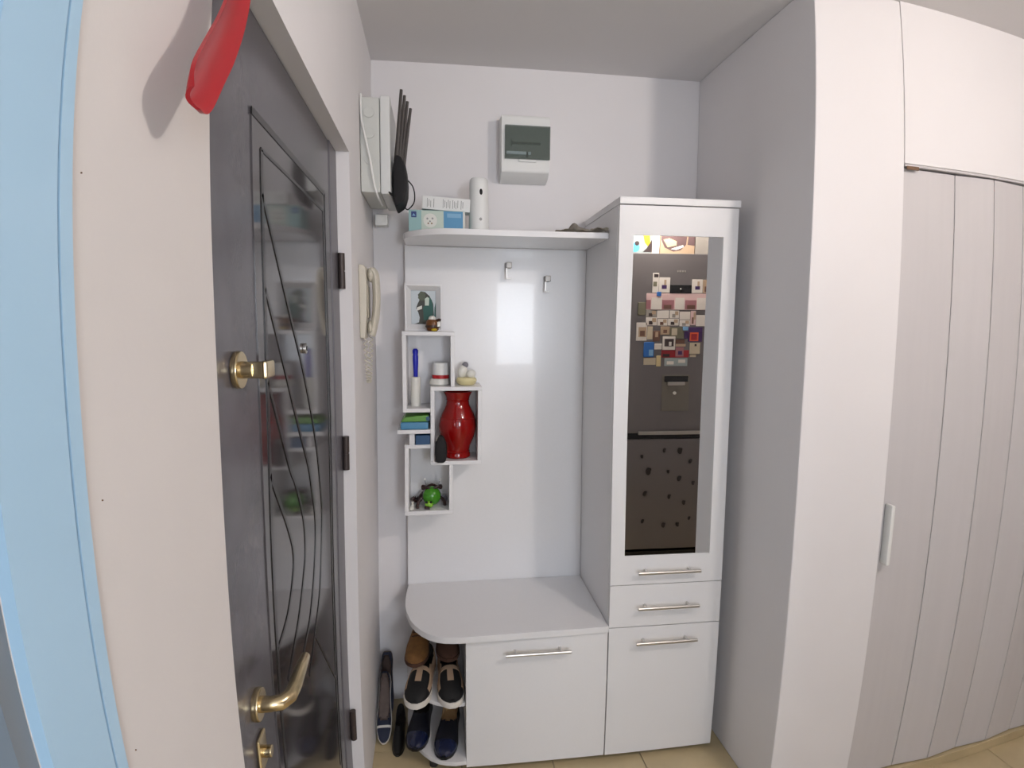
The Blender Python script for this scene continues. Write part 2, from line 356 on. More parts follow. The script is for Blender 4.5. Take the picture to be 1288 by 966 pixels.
# ================================================================== TALL CABINET
XL, XR, YF = .838, 1.2534, -.4514
tc = thing('tall_cabinet', 'tall glossy white cabinet with a long mirror door, a drawer and a lower door', 'cabinet', (1.045, -.23, 0))
obj('side_panel', B().box(XL, XL+.018, -.432, -.012, .03, 1.9765, .001), 'lacquer_matt', tc)
obj('side_panel', B().box(XR-.018, XR, -.432, -.012, .03, 1.9765, .001), 'lacquer_matt', tc)
obj('cabinet_top', B().box(XL-.001, XR+.003, -.456, -.012, 1.977, 2.0, .0015), 'lacquer_matt', tc)
obj('base_board', B().box(XL+.0185, XR-.0185, -.432, -.012, .03, .048, .001), 'lacquer_matt', tc)
obj('back_board', B().box(XL+.0185, XR-.0185, -.018, -.012, .0485, 1.976), 'lacquer_matt', tc)
obj('shelf_board', B().box(XL+.0185, XR-.0185, -.43, -.019, .664, .680), 'lacquer_matt', tc)
X0, X1, Z0, Z1 = XL+.0012, XR-.001, .6745, 1.974
mx0, mx1, mz0, mz1 = .889, 1.2015, .777, 1.879
fb = B()
for a, b, c, d in ((X0, mx0, Z0, Z1), (mx1, X1, Z0, Z1), (mx0, mx1, Z0, mz0), (mx0, mx1, mz1, Z1)): fb.box(a, b, YF, -.433, c, d)
bmesh.ops.remove_doubles(fb.bm, verts=fb.bm.verts[:], dist=1e-5)
md = obj('mirror_door', fb, 'lacquer_matt', tc)
obj('mirror_glass', B().box(mx0+.0003, mx1-.0003, -.4475, -.440, mz0+.0003, mz1-.0003), 'mirror', md)
bar_handle(.930, 1.157, .727, YF-.0002, md)
dr = obj('drawer_front', B().box(X0, X1, YF, -.433, .519, .6715, .0012), 'lacquer_matt', tc); bar_handle(.932, 1.157, .598, YF-.0002, dr)
ld = obj('lower_door', B().box(X0, X1, YF, -.433, .020, .516, .0012), 'lacquer_matt', tc); bar_handle(.930, 1.156, .469, YF-.0002, ld)
for x in (.87, 1.22):
    for y in (-.40, -.05): obj('foot', B().disc((x, y, .0145), .018, .029, 'z', 14), 'dark_foot', tc)

# ================================================================== ON THE LEFT WALL
jb = thing('junction_box', 'grey plastic electrical junction box on the left wall above the intercom', 'junction box', (0.001, -.22, 2.0))
obj('box_base', B().box(.001, .064, -.352, -.075, 2.005, 2.305, .006), 'box_grey', jb)
obj('box_lid', B().box(.0645, .097, -.357, -.070, 2.0, 2.31, .006), 'box_lid', jb)
for z in (2.255, 2.19, 2.11): obj('knockout', B().disc((.030, -.354, z), .017, .004, 'y', 20, .001), 'box_grey', jb)
obj('cable', B().tube(smooth_pts([(.006, -.359, 2.31), (.007, -.360, 2.24), (.018, -.362, 2.18), (.034, -.362, 2.10), (.045, -.361, 2.03), (.055, -.34, 1.992), (.06, -.25, 1.985)], 5), .0035, 8), 'white_plastic', jb)

rt = thing('wifi_router', 'black router with four upright antennas on the junction box lid', 'router', (.125, -.27, 1.97))
pr = [(-.02, 1.965), (.008, 1.985), (.018, 2.02), (.020, 2.06), (.016, 2.10), (.002, 2.128), (-.018, 2.135), (-.024, 2.10), (-.027, 2.04), (-.026, 1.99)]
obj('router_body', B().prism([(x+.128, z) for x, z in pr], 'y', -.335, -.20, .008), 'black_plastic', rt)
for i, (tx, ty, tz) in enumerate(((.131, -.315, 2.345), (.140, -.285, 2.338), (.148, -.255, 2.330), (.157, -.225, 2.318))):
    ap = B(); ap.tube([(.112+i*.006, ty, 2.115), (tx*.4+(.112+i*.006)*.6, ty, 2.20), (tx, ty, tz)], [.0075, .0065, .005], 8)
    obj('antenna', ap, 'antenna', rt)
obj('cable', B().tube(smooth_pts([(.125, -.20, 2.10), (.160, -.17, 2.07), (.165, -.17, 2.02), (.145, -.2, 1.985), (.135, -.22, 1.985)], 5), .0022, 6), 'black_plastic', rt)
obj('cable', B().tube(smooth_pts([(.112, -.345, 2.0), (.100, -.365, 1.995), (.092, -.368, 2.005), (.100, -.36, 2.0)], 5), .0022, 6), 'black_plastic', rt)
tag(obj('power_adapter', B().box(.012, .060, -.055, -.0005, 1.950, 1.992, .005), 'white_plastic', base=(.036, -.02, 1.95)), 'small white power adapter on the back wall under the junction box', 'adapter')

ic = thing('intercom_handset', 'cream plastic wall intercom handset with a coiled cord', 'intercom', (.0, -.41, 1.53))
obj('wall_base', B().prism([(.0005, 1.535), (.016, 1.535), (.022, 1.60), (.024, 1.70), (.022, 1.755), (.016, 1.765), (.0005, 1.765)], 'y', -.455, -.365, .004), 'cream_plastic', ic)
hp = smooth_pts([(.036, -.41, 1.752), (.046, -.41, 1.738), (.049, -.41, 1.70), (.049, -.41, 1.65), (.044, -.41, 1.60), (.034, -.41, 1.555), (.030, -.41, 1.545)], 4)
hb = B(); hb.tube(hp, .0125, 12, flat=(2.0, 1.0)); hb.ell((.034, -.41, 1.737), (.012, .028, .024)); hb.ell((.029, -.41, 1.568), (.010, .027, .024))
obj('handset', hb, 'cream_plastic', ic)
obj('hook_slot', B().box(.0225, .0265, -.435, -.385, 1.60, 1.70, .002), 'cream_dark', ic)
cd = []
for i in range(121):
    t = i/120; a = i*1.35
    zz = 1.545 - .16*math.sin(t*PI) * (1 if t < .5 else 1) ; 
    cd.append((.012 + .016*t + .006*math.cos(a), -.425 + .03*t + .006*math.sin(a), 1.545 - .155*math.sin(t*PI)))
obj('coiled_cord', B().tube(cd, .0019, 5), 'cream_plastic', ic)

for y, z, lb in ((-1.884, 1.685, 'highest'), (-1.877, 1.453, 'middle one'), (-1.879, 1.245, 'lowest')):
    tag(obj('fixing_screw', B().disc((.0005, y, z), .0006, .0009, 'x', 8), 'track_brown', base=(0, y, z)), 'tiny dark screw head in the wall by the pale blue frame, %s of three' % lb, 'screw', 'screws by the blue frame')

# red shoehorn hanging on the wall beside the entrance door
sh = thing('shoehorn', 'curved red plastic shoehorn hanging at the wall edge beside the entrance door', 'shoehorn', (.04, -1.74, 1.79))
bm = bmesh.new(); rows = []
cl = smooth_pts([(-1.793, 1.768, .010), (-1.787, 1.774, .019), (-1.775, 1.787, .024), (-1.749, 1.817, .0245), (-1.714, 1.859, .025), (-1.684, 1.909, .025), (-1.667, 1.965, .024), (-1.660, 2.03, .022), (-1.660, 2.10, .019), (-1.662, 2.22, .016), (-1.662, 2.25, .008)], 4)
for i, p in enumerate(cl):
    d = cl[min(i+1, len(cl)-1)] - cl[max(i-1, 0)]; d = Vector((d.x, d.y)).normalized(); n = Vector((-d.y, d.x))
    row = []
    for k in range(9):
        a = (k/8-.5)*2; row.append(bm.verts.new((.047 - .006*(1-a*a), p.x + n.x*p.z*a, p.y + n.y*p.z*a)))
    for k in range(8, -1, -1):
        a = (k/8-.5)*2; row.append(bm.verts.new((.043 - .006*(1-a*a), p.x + n.x*p.z*a*.97, p.y + n.y*p.z*a*.97)))
    rows.append(row)
for a, b in zip(rows, rows[1:]):
    for k in range(18): bm.faces.new((a[k], a[(k+1) % 18], b[(k+1) % 18], b[k]))
bm.faces.new(rows[0]); bm.faces.new(rows[-1][::-1]); bmesh.ops.recalc_face_normals(bm, faces=bm.faces[:])
obj('horn_blade', bm, 'red_plastic', sh)
hk = B(); hk.tube([(.0005, -1.662, 2.232), (.045, -1.662, 2.232), (.058, -1.662, 2.245)], .003, 8); hk.disc((.002, -1.662, 2.232), .010, .004, 'x', 14, .001)
tag(obj('wall_hook', hk, 'steel', base=(.0005, -1.662, 2.232)), 'small steel wall hook carrying the red shoehorn', 'hook')

# ================================================================== FUSE BOX on the back wall
fx = thing('fuse_box', 'white fuse box with a smoked window on the back wall', 'fuse box', (.58, 0, 2.13))
bx = B(); bx.prism([(-.0005, 2.132), (-.045, 2.140), (-.076, 2.160), (-.080, 2.170), (-.080, 2.355), (-.074, 2.368), (-.0005, 2.372)], 'x', .488, .674, .003)
obj('box_body', bx, 'white_plastic', fx)
obj('inner_panel', B().box(.503, .6725, -.0815, -.0803, 2.209, 2.325), 'fuse_inner', fx)
dv = obj('window_cover', B().box(.501, .6735, -.0925, -.0895, 2.206, 2.327, .001), 'smoked', fx)
cb = B()
for a, b, c, d in ((.501, .504, 2.206, 2.327), (.6705, .6735, 2.206, 2.327), (.504, .6705, 2.206, 2.2085), (.504, .6705, 2.3245, 2.327)): cb.box(a, b, -.0895, -.0803, c, d)
obj('cover_rim', cb, 'smoked', fx)
obj('breaker_slot', B().box(.527, .637, -.0885, -.082, 2.260, 2.268, .001), 'black_plastic', fx); obj('breaker_slot', B().box(.524, .528, -.0885, -.082, 2.252, 2.278, .001), 'black_plastic', fx)
obj('pale_strip', B().box(.507, .583, -.0890, -.082, 2.222, 2.233, .001), 'strip_blue', fx); obj('pale_strip', B().box(.590, .600, -.0890, -.082, 2.222, 2.233, .001), 'strip_blue', fx)  # pale blue strips behind the smoked cover
obj('breaker_switch', B().box(.582, .589, -.089, -.082, 2.210, 2.232, .001), 'black_plastic', fx)
obj('cover_latch', B().box(.555, .622, -.0865, -.0803, 2.196, 2.2055, .002), 'white_plastic', fx)

# ================================================================== THINGS ON THE TOP SHELF
def s(r, g, b): return tuple(((c/255)/12.92 if c/255 < .04045 else ((c/255+.055)/1.055)**2.4) for c in (r, g, b))
def flat(name, col, rough=.6, **k): return mat(name, s(*col), rough, **k)
flat('tis_teal', (150, 185, 185)); flat('tis_pale', (196, 208, 196)); flat('tis_blue', (92, 150, 190)); flat('tis_light', (132, 178, 208)); flat('navy_ink', (48, 62, 122)); flat('print_white', (222, 222, 214)); flat('print_grey', (150, 150, 148)); flat('print_brown', (140, 112, 84))
ZS = 1.9025
tb_ = thing('tissue_box', 'pale blue tissue box with a dark blue badge on the top shelf', 'box', (.245, -.16, ZS))
bb = obj('box_body', B().box(.146, .344, -.22, -.11, ZS, 1.981, .0015), 'tis_teal', tb_)
yt = -.2208
obj('print_patch', B().box(.190, .268, yt, -.2199, ZS+.002, 1.979), 'tis_pale', bb); obj('print_patch', B().box(.268, .336, yt, -.2199, ZS+.002, 1.979), 'tis_blue', bb)
obj('print_patch', B().box(.280, .330, yt-.0003, yt, 1.958, 1.972), 'tis_light', bb); obj('box_edge', B().box(.336, .3435, yt, -.2199, ZS+.002, 1.979), 'print_white', bb)
obj('badge', B().box(.155, .173, yt, -.2199, 1.955, 1.975, .0002), 'navy_ink', bb); obj('badge_mark', B().prism([(.158, 1.960), (.170, 1.960), (.164, 1.969)], 'y', yt-.0004, yt), 'tis_light', bb)
fw = B(); fw.disc((.221, yt-.0002, 1.946), .024, .0008, 'y', 24)
obj('print_flower', fw, 'print_white', bb)
for x, z, r, m_ in ((.211, 1.952, .0035, 'print_grey'), (.229, 1.953, .0035, 'print_grey'), (.220, 1.943, .003, 'print_grey'), (.214, 1.936, .003, 'print_brown'), (.226, 1.936, .003, 'print_brown')):
    obj('print_spot', B().disc((x, yt-.0008, z), r, .0006, 'y', 12), m_, bb)
obj('print_patch', B().box(.208, .234, yt-.0006, yt, 1.906, 1.916), 'print_brown', bb)

ct = thing('paper_carton', 'flat white printed carton lying on the tissue box', 'carton', (.277, -.165, 1.983))
cbx = B().box(-.085, .085, -.03, .03, 0, .046, .0012); c_ = obj('carton_body', cbx, 'white_plastic', base=(0, 0, 0)); 
c_.parent = ct; BASE[c_.name] = Vector((0, 0, 0))
for x0, n in ((-.068, 3), (-.045, 1), (-.012, 5), (.022, 4), (.052, 2)):
    for k in range(n):
        pb = obj('print_line', B().box(x0+k*.006, x0+k*.006+.002, -.0306, -.0299, .008+(k % 2)*.004, .038-(k % 3)*.004), 'print_grey', base=(0, 0, 0)); pb.parent = c_
ct.rotation_euler = (0, math.radians(2.6), 0); ct.location = (.277, -.165, 1.9865)

dv_ = thing('white_cylinder_dispenser', 'white cylindrical air freshener with a dark hole on the top shelf', 'air freshener', (.396, -.18, ZS))
obj('cylinder_body', B().lathe(.396, -.18, [(.036, ZS), (.0365, ZS+.004), (.0355, 1.99), (.0345, 2.08), (.033, 2.098), (.028, 2.104), (.01, 2.105)], 32), 'white_plastic', dv_)
obj('nozzle_hole', B().ell((.401, -.2135, 2.052), (.006, .003, .011)), 'black_plastic', dv_); obj('indicator_dot', B().ell((.399, -.2145, 1.958), (.006, .002, .0065)), 'print_grey', dv_)
tag(obj('bottle_cap', B().lathe(.447, -.22, [(.006, ZS), (.006, ZS+.007), (.004, ZS+.009)], 12), 'print_grey', base=(.447, -.22, ZS)), 'tiny grey cap lying beside the white air freshener', 'cap')

flat('bag', (196, 188, 176), .75, noise=.25, nscale=30)
bm = bmesh.new(); NX, NY = 22, 12; vs = []
rg = random.Random(4)
for j in range(NY+1):
    for i in range(NX+1):
        u, v = i/NX, j/NY
        x = .665 + u*.165 + .004*math.sin(v*9); y = -.352 + v*.17 + .01*math.sin(u*11)
        z = ZS + .003 + .012*abs(math.sin(u*9+v*5)*math.cos(v*7+u*3)) + .008*rg.random() * (0.4+u) + .020*math.exp(-((u-.32)**2/.004+(v-.30)**2/.02))
        if v < .12: z = max(z-.004, ZS+.002)
        vs.append(bm.verts.new((x, y, z)))
for j in range(NY):
    for i in range(NX): bm.faces.new((vs[j*(NX+1)+i], vs[j*(NX+1)+i+1], vs[(j+1)*(NX+1)+i+1], vs[(j+1)*(NX+1)+i]))
bmesh.ops.solidify(bm, geom=bm.faces[:], thickness=.0012)
tag(obj('paper_bag', bm, 'bag', base=(.74, -.27, ZS)), 'crumpled grey paper bag on the top shelf beside the tall cabinet', 'bag')

# ================================================================== THINGS IN THE CUBBIES
flat('pic_sky', (196, 205, 210)); flat('pic_green', (46, 92, 84)); flat('pic_dark', (66, 66, 60)); flat('pic_olive', (88, 96, 80)); flat('toy_brown', (112, 66, 26), .35); flat('toy_dark', (62, 36, 22), .4); flat('yellow', (196, 170, 40)); flat('roller_blue', (18, 28, 168), .3); flat('cap_red', (176, 24, 30), .4)
flat('vase_red', (138, 8, 7), .12, coat=.15); flat('frog_green', (64, 138, 30), .15, coat=.2); flat('frog_light', (128, 182, 52), .2); flat('dark_brown', (52, 30, 28), .4); flat('pale_yellow', (226, 214, 164), .4); flat('orn_white', (226, 224, 216), .3); flat('pack_green', (98, 152, 62), .4); flat('pack_blue', (74, 134, 172), .4); flat('pack_navy', (40, 78, 116), .5); flat('grey_soft', (128, 126, 134), .6)
# picture frame standing on the upper cubby
pf = thing('framed_picture', 'small white picture frame with a dark green picture on the upper cubby', 'picture', (.19, -.11, 1.5565))
x0, x1, z0, z1 = .121, .260, 1.5565, 1.732
bm = bmesh.new()
def ring(x0, x1, z0, z1, y): return [bm.verts.new(p) for p in ((x0, y, z0), (x1, y, z0), (x1, y, z1), (x0, y, z1))]
r0 = ring(x0, x1, z0, z1, -.095); r1 = ring(x0, x1, z0, z1, -.125); r1b = ring(x0+.006, x1-.006, z0+.006, z1-.006, -.125); r2 = ring(x0+.022, x1-.024, z0+.026, z1-.023, -.103); r3 = ring(x0+.022, x1-.024, z0+.026, z1-.023, -.098)
for a, b in ((r0, r1), (r1, r1b), (r1b, r2), (r2, r3)):
    for i in range(4): bm.faces.new((a[i], a[(i+1) % 4], b[(i+1) % 4], b[i]))
bm.faces.new(r0[::-1]); bm.faces.new(r3); bmesh.ops.recalc_face_normals(bm, faces=bm.faces[:])
obj('frame_moulding', bm, 'lacquer_matt', pf)
pp = obj('photo_print', B().box(.1435, .2355, -.1005, -.0985, 1.583, 1.7085), 'pic_sky', pf)
def shape(pts, m_, dy): obj('print_shape', B().prism([(.1435+u*.092, 1.583+v*.1255) for u, v in pts], 'y', -.1006-dy, -.1004), m_, pp)
shape([(.30, .02), (.85, .02), (.92, .30), (.90, .62), (.76, .84), (.58, .96), (.40, .98), (.28, .88), (.34, .72), (.26, .60), (.20, .48), (.28, .36), (.34, .20)], 'pic_dark', .0004)
shape([(.12, .0), (.60, .0), (.60, .03), (.30, .05)], 'pic_dark', .0003)
shape([(.50, .12), (.86, .12), (.90, .5), (.85, .72), (.74, .84), (.60, .60), (.48, .5)], 'pic_green', .0008)
shape([(.93, .2), (1.0, .22), (1.0, .66), (.95, .5)], 'pic_green', .0008)
shape([(.28, .78), (.40, .70), (.56, .72), (.60, .90), (.50, .97), (.36, .96)], 'pic_olive', .0010)
shape([(.22, .40), (.44, .46), (.44, .56), (.24, .50)], 'print_white', .0012); shape([(.56, .56), (.72, .56), (.74, .78), (.66, .82), (.56, .76)], 'tis_pale', .0012)
# brown honey-pot figurine in front of the frame
hp_ = thing('honey_pot', 'small brown pot figurine with white lid in front of the picture frame', 'figurine', (.223, -.158, 1.5565))
obj('pot_body', B().lathe(.223, -.158, [(.016, 1.557), (.022, 1.563), (.025, 1.575), (.024, 1.59), (.018, 1.60)], 18), 'toy_brown', hp_)
obj('pot_lid', B().ell((.222, -.158, 1.603), (.014, .013, .012)), 'orn_white', hp_)
obj('pot_arm', B().tube([(.236, -.168, 1.596), (.247, -.172, 1.600), (.254, -.172, 1.598)], .005, 8), 'toy_dark', hp_)
obj('pot_tag', B().box(.240, .252, -.181, -.178, 1.574, 1.592, .001), 'orn_white', hp_); obj('pot_foot', B().ell((.229, -.178, 1.5625), (.011, .010, .0058)), 'yellow', hp_)
obj('pot_band', B().lathe(.223, -.158, [(.0255, 1.570), (.0265, 1.574), (.0255, 1.579)], 18), 'toy_dark', hp_)
# lint roller
lr = thing('lint_roller', 'lint roller with blue handle standing upright in the upper cubby', 'lint roller', (.157, -.12, 1.2695))
obj('paper_roll', B().lathe(.157, -.12, [(.0185, 1.2698), (.0185, 1.381), (.011, 1.382)], 22), 'orn_white', lr)
obj('roller_handle', B().lathe(.157, -.12, [(.008, 1.3825), (.0085, 1.40), (.0105, 1.44), (.0105, 1.46), (.009, 1.468), (.0108, 1.474), (.0108, 1.484), (.006, 1.490)], 16), 'roller_blue', lr)
# jar with red band
jr = thing('cosmetic_jar', 'white cosmetic jar with a red band on the middle cubby', 'jar', (.247, -.12, 1.3505))
obj('jar_base', B().lathe(.247, -.12, [(.034, 1.3508), (.0385, 1.355), (.0385, 1.366), (.034, 1.376)], 28), 'orn_white', jr)
obj('jar_band', B().lathe(.251, -.12, [(.0325, 1.3765), (.033, 1.379), (.033, 1.388), (.0325, 1.390)], 28), 'cap_red', jr)
obj('jar_lid', B().lathe(.251, -.12, [(.0315, 1.3905), (.032, 1.394), (.031, 1.432), (.028, 1.437)], 28), 'white_plastic', jr)
# pale ornament
orn = thing('porcelain_ornament', 'pale yellow and white porcelain ornament on the middle cubby', 'ornament', (.35, -.12, 1.3505))
obj('ornament_base', B().lathe(.350, -.12, [(.028, 1.3508), (.036, 1.357), (.040, 1.368), (.036, 1.378), (.02, 1.380)], 24), 'pale_yellow', orn)
ob_ = B(); ob_.ell((.334, -.12, 1.402), (.018, .016, .026), (0, .3, 0)); obj('ornament_bud', ob_, 'orn_white', orn)
ob_ = B(); ob_.ell((.368, -.122, 1.393), (.019, .016, .017), (0, -.4, 0)); obj('ornament_bud', ob_, 'orn_white', orn)
obj('ornament_head', B().ell((.346, -.118, 1.428), (.012, .011, .012)), 'grey_soft', orn)
# red vase
vs_ = thing('red_vase', 'glossy red ceramic vase in the centre cubby', 'vase', (.314, -.118, 1.0665))
vp = [(.047, 1.0668), (.050, 1.070), (.050, 1.080), (.046, 1.092), (.050, 1.112), (.060, 1.135), (.069, 1.160), (.0725, 1.188), (.070, 1.212), (.063, 1.236), (.052, 1.258), (.0455, 1.274), (.044, 1.288), (.047, 1.304), (.054, 1.320), (.055, 1.325), (.050, 1.325), (.042, 1.304), (.040, 1.28)]
obj('vase_body', B().lathe(.316, -.118, vp, 40), 'vase_red', vs_)
for z, r in ((1.222, .0672), (1.292, .0450), (1.090, .0472)): obj('vase_ring', B().lathe(.316, -.118, [(r-.001, z-.003), (r+.0012, z), (r-.001, z+.003)], 40), 'vase_red', vs_)
# black pouch leaning beside the vase
bp = thing('black_case', 'slim black glasses case standing beside the red vase', 'case', (.252, -.2, 1.0665))
obj('case_body', B().prism([(.233, 1.0685), (.243, 1.0667), (.262, 1.0667), (.270, 1.073), (.274, 1.10), (.272, 1.14), (.262, 1.165), (.250, 1.172), (.238, 1.166), (.231, 1.14), (.229, 1.10)], 'y', -.226, -.200, .006), 'black_plastic', bp)
obj('case_loop', B().tube([(.234, -.2275, 1.152), (.238, -.229, 1.165), (.243, -.2275, 1.172)], .0018, 6), 'steel', bp)
# pack on the small shelf
pk = thing('tissue_pack', 'green and blue soft pack lying on the small middle shelf', 'pack', (.155, -.15, 1.1915))
obj('pack_lower', B().box(.104, .205, -.207, -.07, 1.1915, 1.220, .006), 'pack_blue', pk)
obj('pack_upper', B().prism([(.104, 1.2203), (.206, 1.2203), (.206, 1.242), (.190, 1.244), (.120, 1.238)], 'y', -.200, -.075, .003), 'pack_green', pk)
obj('pack_flap', B().box(.196, .2095, -.201, -.12, 1.2225, 1.240, .003), 'pack_navy', pk)
tag(obj('blue_card', B().box(.158, .211, -.196, -.06, 1.1325, 1.168, .002), 'pack_navy', base=(.185, -.13, 1.1325)), 'dark blue card box under the small middle shelf', 'box')
# green frog and small bits in the lowest cubby
fg = thing('frog_figurine', 'glossy green frog figurine with dark limbs in the lowest cubby', 'figurine', (.215, -.13, .8775))
obj('frog_body', B().ell((.217, -.128, .916), (.036, .034, .037)), 'frog_green', fg)
fh = obj('frog_head', B().ell((.207, -.160, .892), (.016, .014, .013)), 'frog_light', fg)
for x in (.199, .214): obj('frog_eye', B().ell((x, -.168, .903), (.0045, .0045, .0045)), 'black_plastic', fh)
for p in ([(.195, -.12, .92), (.172, -.135, .905), (.162, -.15, .885), (.165, -.165, .8835)], [(.24, -.12, .915), (.262, -.13, .90), (.268, -.148, .884)], [(.20, -.10, .93), (.178, -.095, .915), (.158, -.10, .8845)], [(.20, -.16, .885), (.195, -.172, .8835), (.21, -.175, .883)]):
    obj('frog_leg', B().tube(smooth_pts(p, 4), .0058, 8), 'dark_brown', fg)
obj('frog_collar', B().tube([(.217+.036*math.cos(a), -.118+.02*math.sin(a), .948+.004*math.sin(a*5)) for a in [k*2*PI/24 for k in range(25)]], .0055, 7), 'dark_brown', fg)
for x, z, xx in ((.190, .976, .196), (.248, .974, .240)):
    fe = obj('frog_feeler', B().tube([(xx, -.118, .95), (x, -.12, z)], .0015, 6), 'grey_soft', fg); obj('feeler_tip', B().ell((x, -.12, z+.003), (.0035, .0035, .0045)), 'orn_white', fe)
tag(obj('bead_bracelet', B().tube([(.158+.017*math.cos(a), -.10+.02*math.sin(a), .885+.006*(k % 2)+.006) for k, a in enumerate([k*2*PI/30 for k in range(31)])], [.007 if k % 2 else .004 for k in range(31)], 8), 'dark_brown', base=(.158, -.10, .8775)), 'dark brown bead bracelet behind the green frog', 'bracelet')
bn = thing('rabbit_figurine', 'tiny white rabbit figurine at the front edge of the lowest cubby', 'figurine', (.142, -.178, .8775))
obj('rabbit_body', B().ell((.143, -.178, .886), (.009, .008, .0085)), 'orn_white', bn); obj('rabbit_head', B().ell((.146, -.181, .898), (.006, .006, .006)), 'orn_white', bn)
for x in (.144, .149): obj('rabbit_ear', B().ell((x, -.181, .908), (.0018, .0018, .006)), 'orn_white', bn)
pe = thing('pebble_mouse', 'small grey mouse figurine behind the green frog', 'figurine', (.268, -.09, .8775))
obj('mouse_body', B().ell((.266, -.088, .890), (.013, .018, .0125)), 'grey_soft', pe)
for x in (.260, .272): obj('mouse_ear', B().ell((x, -.100, .905), (.005, .002, .005)), 'grey_soft', pe)

# ================================================================== SHOES
flat('suede_brown', (112, 76, 36), .85, noise=.15, nscale=60); flat('suede_dark', (66, 40, 26), .85); flat('mesh_black', (14, 14, 16), .7, bump=.2, bscale=500); flat('beige_trim', (176, 148, 122), .7); flat('sole_white', (222, 216, 208), .6); flat('navy_leather', (20, 29, 60), .16, coat=.4); flat('navy_dark', (10, 13, 26), .5); flat('tan_lining', (196, 164, 122), .7); flat('dark_in', (18, 14, 14), .8); flat('taupe', (112, 98, 92), .8, noise=.1, nscale=50); flat('taupe_dark', (74, 58, 52), .8); flat('navy_cloth', (36, 42, 62), .8); flat('black_leather', (12, 12, 13), .3)
def lerp(T, t):
    for (a, b), (c, d) in zip(T, T[1:]):
        if t <= c: return b + (d-b)*(t-a)/(c-a)
    return T[-1][1]
WT = [(0, .50), (.04, .68), (.12, .80), (.3, .76), (.5, .86), (.68, 1.0), (.82, .95), (.92, .74), (.97, .5), (1, .22)]
HT = [(0, .86), (.06, 1.0), (.15, .97), (.3, .86), (.45, .78), (.55, .74), (.7, .60), (.85, .46), (.95, .34), (1, .18)]
def shoe(name, label, cat, group, loc, rot, L=.27, wd=.043, h=.085, zs=.016, up='suede_brown', lin='dark_in', sole='dark_foot', open_to=.50, overlay=None, om=None, laces=None, flat_toe=1.0, straps=None):
    root = thing(name, label, cat, (0, 0, 0), group); BASE[root.name] = Vector((0, 0, 0))
    NT, NA = 30, 22
    def pos(i, k):
        t = i/NT; a = PI*k/NA
        w_ = lerp(WT, t)*wd; hh = max(lerp(HT, t)*h*(flat_toe if t > .6 else 1), zs+.008)
        c_, s_ = math.cos(a), math.sin(a)
        return Vector((w_*math.copysign(abs(c_)**.75, c_), L/2 - t*L, zs*.8 + (hh-zs*.8)*s_**.8)), t, a
    def inside(t, a):
        e = ((t - (.05+open_to)/2)/((open_to-.05)/2))**2 + ((a-PI/2)/(PI*.30))**2
        return e < 1
    def grid(fsel, off=0.0, push=True):
        bm = bmesh.new(); V = {}
        def vert(i, k):
            if (i, k) not in V:
                p, t, a = pos(i, k)
                if push and inside(t, a):
                    p = Vector((p.x*.92, p.y, zs+.012))
                if off:
                    p = Vector((p.x*(1+off/wd), p.y - (off if t > .9 else 0), p.z + off*math.sin(a)))
                V[(i, k)] = bm.verts.new(p)
            return V[(i, k)]
        for i in range(NT):
            for k in range(NA):
                tm, am = (i+.5)/NT, PI*(k+.5)/NA
                ins = any(inside(ii/NT, PI*kk/NA) for ii in (i, i+1) for kk in (k, k+1))
                if fsel(tm, am, ins): bm.faces.new((vert(i, k), vert(i, k+1), vert(i+1, k+1), vert(i+1, k)))
        if off == 0 and fsel(0, 0, False):
            bm.faces.new([vert(0, k) for k in range(NA, -1, -1)]); bm.faces.new([vert(NT, k) for k in range(NA+1)])
        bmesh.ops.recalc_face_normals(bm, faces=bm.faces[:])
        return bm
    def sub(nm, b, m_, par):
        o = obj(nm, b, m_, base=(0, 0, 0)); o.parent = par; return o
    u_ = sub('upper', grid(lambda t, a, ins: not ins), up, root)
    sub('lining', grid(lambda t, a, ins: ins), lin, root)
    ol = [(lerp(WT, k/24)*wd*1.05, L/2*1.02 - k/24*L*1.025) for k in range(25)]
    sub('sole', B().prism([(x, y) for x, y in ol] + [(-x, y) for x, y in ol[::-1]], 'z', 0, zs, .003), sole, root)
    if overlay:
        g = grid(lambda t, a, ins: (not ins) and overlay(t, a), .0018, False)
        bmesh.ops.solidify(g, geom=g.faces[:], thickness=.0015); sub('overlay', g, om, root)
    if laces:
        for t in (.54, .59, .64):
            p1 = pos(int(t*NT), int(NA*.33))[0]; p2 = pos(int(t*NT), NA//2)[0]; p3 = pos(int(t*NT), int(NA*.67))[0]
            up_ = Vector((0, 0, .003)); sub('lace', B().tube([p1+up_, p2+up_, p3+up_], .0025, 6), laces, u_)
    root.location = loc; root.rotation_euler = rot
    return root
rad = math.radians
# sneakers with black toes and beige straps on the middle shelf
ov = lambda t, a: (abs(a-PI/2) < .17 and .54 < t < .74) or (.50 < t < .56) or (t < .56 and (a < .9 or a > PI-.9)) or (.56 < t < .80 and (abs(a-.55) < .20 or abs(a-PI+.55) < .20))
shoe('sneaker', 'black sneaker with beige straps and white sole, next to the bench side panel', 'shoe', 'black and beige sneakers', (.281, -.325, .2625), (0, 0, rad(3)), .265, .047, .105, .022, 'mesh_black', 'dark_in', 'sole_white', .46, ov, 'beige_trim')
shoe('sneaker', 'black sneaker with beige straps and white sole, at the rounded shelf end', 'shoe', 'black and beige sneakers', (.178, -.318, .2625), (0, 0, rad(-9)), .265, .047, .105, .022, 'mesh_black', 'dark_in', 'sole_white', .46, ov, 'beige_trim')
